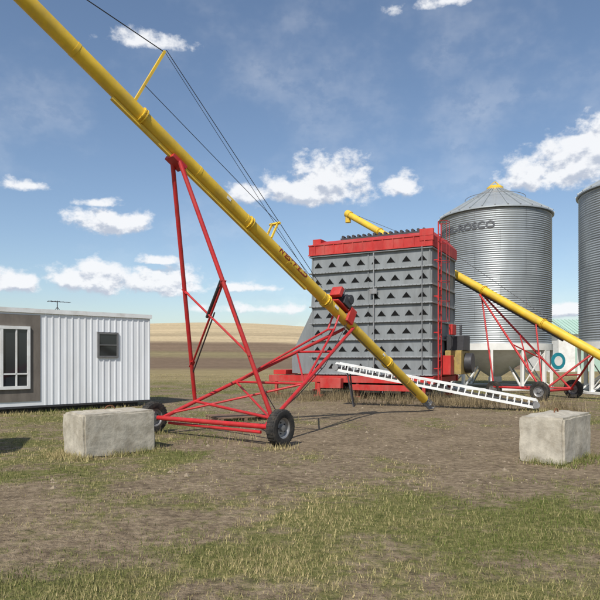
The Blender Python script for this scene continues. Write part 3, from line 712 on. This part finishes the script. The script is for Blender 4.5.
# ------------------------------------------------------------ light & sky
SD = Vector((-0.35,-0.94,0)).normalized(); el = math.radians(47)
sun_v = Vector((SD.x*math.cos(el), SD.y*math.cos(el), math.sin(el)))
sl = bpy.data.lights.new('sun', 'SUN'); sl.energy = 4.8; sl.angle = math.radians(0.53); sl.color = (1,0.95,0.87)
so = bpy.data.objects.new('sun', sl); so.rotation_euler = sun_v.to_track_quat('Z','Y').to_euler(); so.location = (-20,-30,40); col.objects.link(so)
w = bpy.data.worlds.new('World'); S.world = w; w.use_nodes = True
w.cycles.sampling_method = 'MANUAL'; w.cycles.sample_map_resolution = 256
nt = w.node_tree; N = nt.nodes; L = nt.links
bg = N['Background']; bg.inputs['Strength'].default_value = 0.13
sk = N.new('ShaderNodeTexSky'); sk.sky_type = 'NISHITA'; sk.sun_disc = False; sk.sun_elevation = el; sk.sun_rotation = math.atan2(SD.x, SD.y)
sk.air_density = 1.0; sk.dust_density = 0.9; sk.ozone_density = 1.7
tc = N.new('ShaderNodeTexCoord'); sp = N.new('ShaderNodeSeparateXYZ'); L.new(tc.outputs['Generated'], sp.inputs[0])
az = mth('MULTIPLY', mth('ARCTAN2', sp.outputs[0], sp.outputs[1]), 180/math.pi)
elv = mth('MULTIPLY', mth('ARCSINE', sp.outputs[2]), 180/math.pi)
clouds = [(0.6,15.2,6.2,1.8,0.15),(2.4,16.3,4.0,2.5,0.15),(-4.3,15.1,3.4,1.3,0.05),(9.3,15.8,2.0,1.7,0.05),
 (23.8,16.0,5,2.8,.15),(26,17.3,3.8,2.8,.15),(20.8,15.4,3.2,1.7,.1),
 (-17.4,12.0,4.0,1.7,.05),(-18.6,13.7,3,.7,-.1),(-24.2,14.6,3.6,.9,-.2),
 (-18.6,6.8,5,1.9,.15),(-13.4,6.8,4.2,1.8,.15),(-25.6,6.3,3,1.5,.05),(-13.6,8.9,2.2,.7,0),(-4.8,6.6,6,.9,-.25),(-3.8,4.6,8,1.0,-.25),
 (23.4,4.0,5,1.2,-.1),(-14,27,7,1.4,-.35),(14,30,8,1.6,-.35),
 (48,12,9,3,0),(-50,13,9,3,0),(110,18,20,4,0),(-120,14,20,4,0)]
def vmath(op, a, bb=None, cc_=None):
    n = N.new('ShaderNodeVectorMath'); n.operation = op
    for i, s in enumerate((a, bb, cc_)):
        if s is None: continue
        if isinstance(s, tuple): n.inputs[i].default_value = s
        else: L.new(s, n.inputs[i])
    return n.outputs['Value'] if op == 'LENGTH' else n.outputs['Vector']
def field(de, sub):
    cb = N.new('ShaderNodeCombineXYZ'); L.new(az, cb.inputs[0]); L.new(mth('ADD', elv, de), cb.inputs[1])
    cur = None
    for (a, b_, ra, re, o) in sub:
        v = vmath('MULTIPLY_ADD', cb.outputs[0], (1/ra,1/re,0), (-a/ra,-b_/re,0))
        v = vmath('MAXIMUM', v, vmath('MULTIPLY', v, (-1,-1.8,0)))
        r = mth('SUBTRACT', vmath('LENGTH', v), 1.0+o)
        cur = r if cur is None else mth('MINIMUM', cur, r)
    return mth('MULTIPLY', mth('MINIMUM', cur, 1.0), -1.0)
def wnoise(sc, det, dz=0.0):
    mp = N.new('ShaderNodeMapping'); mp.inputs['Scale'].default_value = (1,1,1.4); mp.inputs['Location'].default_value = (0,0,dz)
    L.new(tc.outputs['Generated'], mp.inputs[0]); return noise(sc, det, mp.outputs[0], 0.6)
def mrange(v, a, b_, c0=0.0, c1=1.0):
    r = N.new('ShaderNodeMapRange'); r.interpolation_type = 'SMOOTHSTEP'
    r.inputs['From Min'].default_value = a; r.inputs['From Max'].default_value = b_; r.inputs['To Min'].default_value = c0; r.inputs['To Max'].default_value = c1
    L.new(v, r.inputs['Value']); return r.outputs[0]
F0 = field(0.0, clouds); n1 = wnoise(24, 7); n2_ = wnoise(24, 4, 0.018)
dn = mth('ADD', F0, mth('MULTIPLY', mth('SUBTRACT', n1, 0.5), 2.4))
dens = mrange(dn, 0.0, 0.6)
F1 = field(0.7, clouds[:17])
lit = mth('ADD', mth('MULTIPLY', mth('SUBTRACT', F0, F1), 0.9), mth('MULTIPLY', mth('SUBTRACT', n1, n2_), 3.4))
lit = mrange(lit, -0.55, 0.2)
cmix = N.new('ShaderNodeMix'); cmix.data_type = 'RGBA'; cmix.inputs[6].default_value = (4.1,4.5,5.3,1); cmix.inputs[7].default_value = (7.3,7.4,7.6,1)
L.new(lit, cmix.inputs[0])
wisp = mrange(wnoise(5, 5), 0.46, 0.8, 0, 0.22)
d2_ = mth('MAXIMUM', mth('MULTIPLY', dens, 0.95), wisp)
fin = N.new('ShaderNodeMix'); fin.data_type = 'RGBA'
L.new(d2_, fin.inputs[0]); L.new(sk.outputs[0], fin.inputs[6]); L.new(cmix.outputs[2], fin.inputs[7])
L.new(fin.outputs[2], bg.inputs['Color'])

# ------------------------------------------------------------ camera
cam = bpy.data.cameras.new('camera'); cam.lens = 36; cam.sensor_width = 36; cam.shift_y = 58/600; cam.clip_end = 9000; cam.clip_start = 0.05
co = bpy.data.objects.new('camera', cam); co.location = (0,0,1.6); co.rotation_euler = (math.radians(90),0,0); col.objects.link(co)
S.camera = co
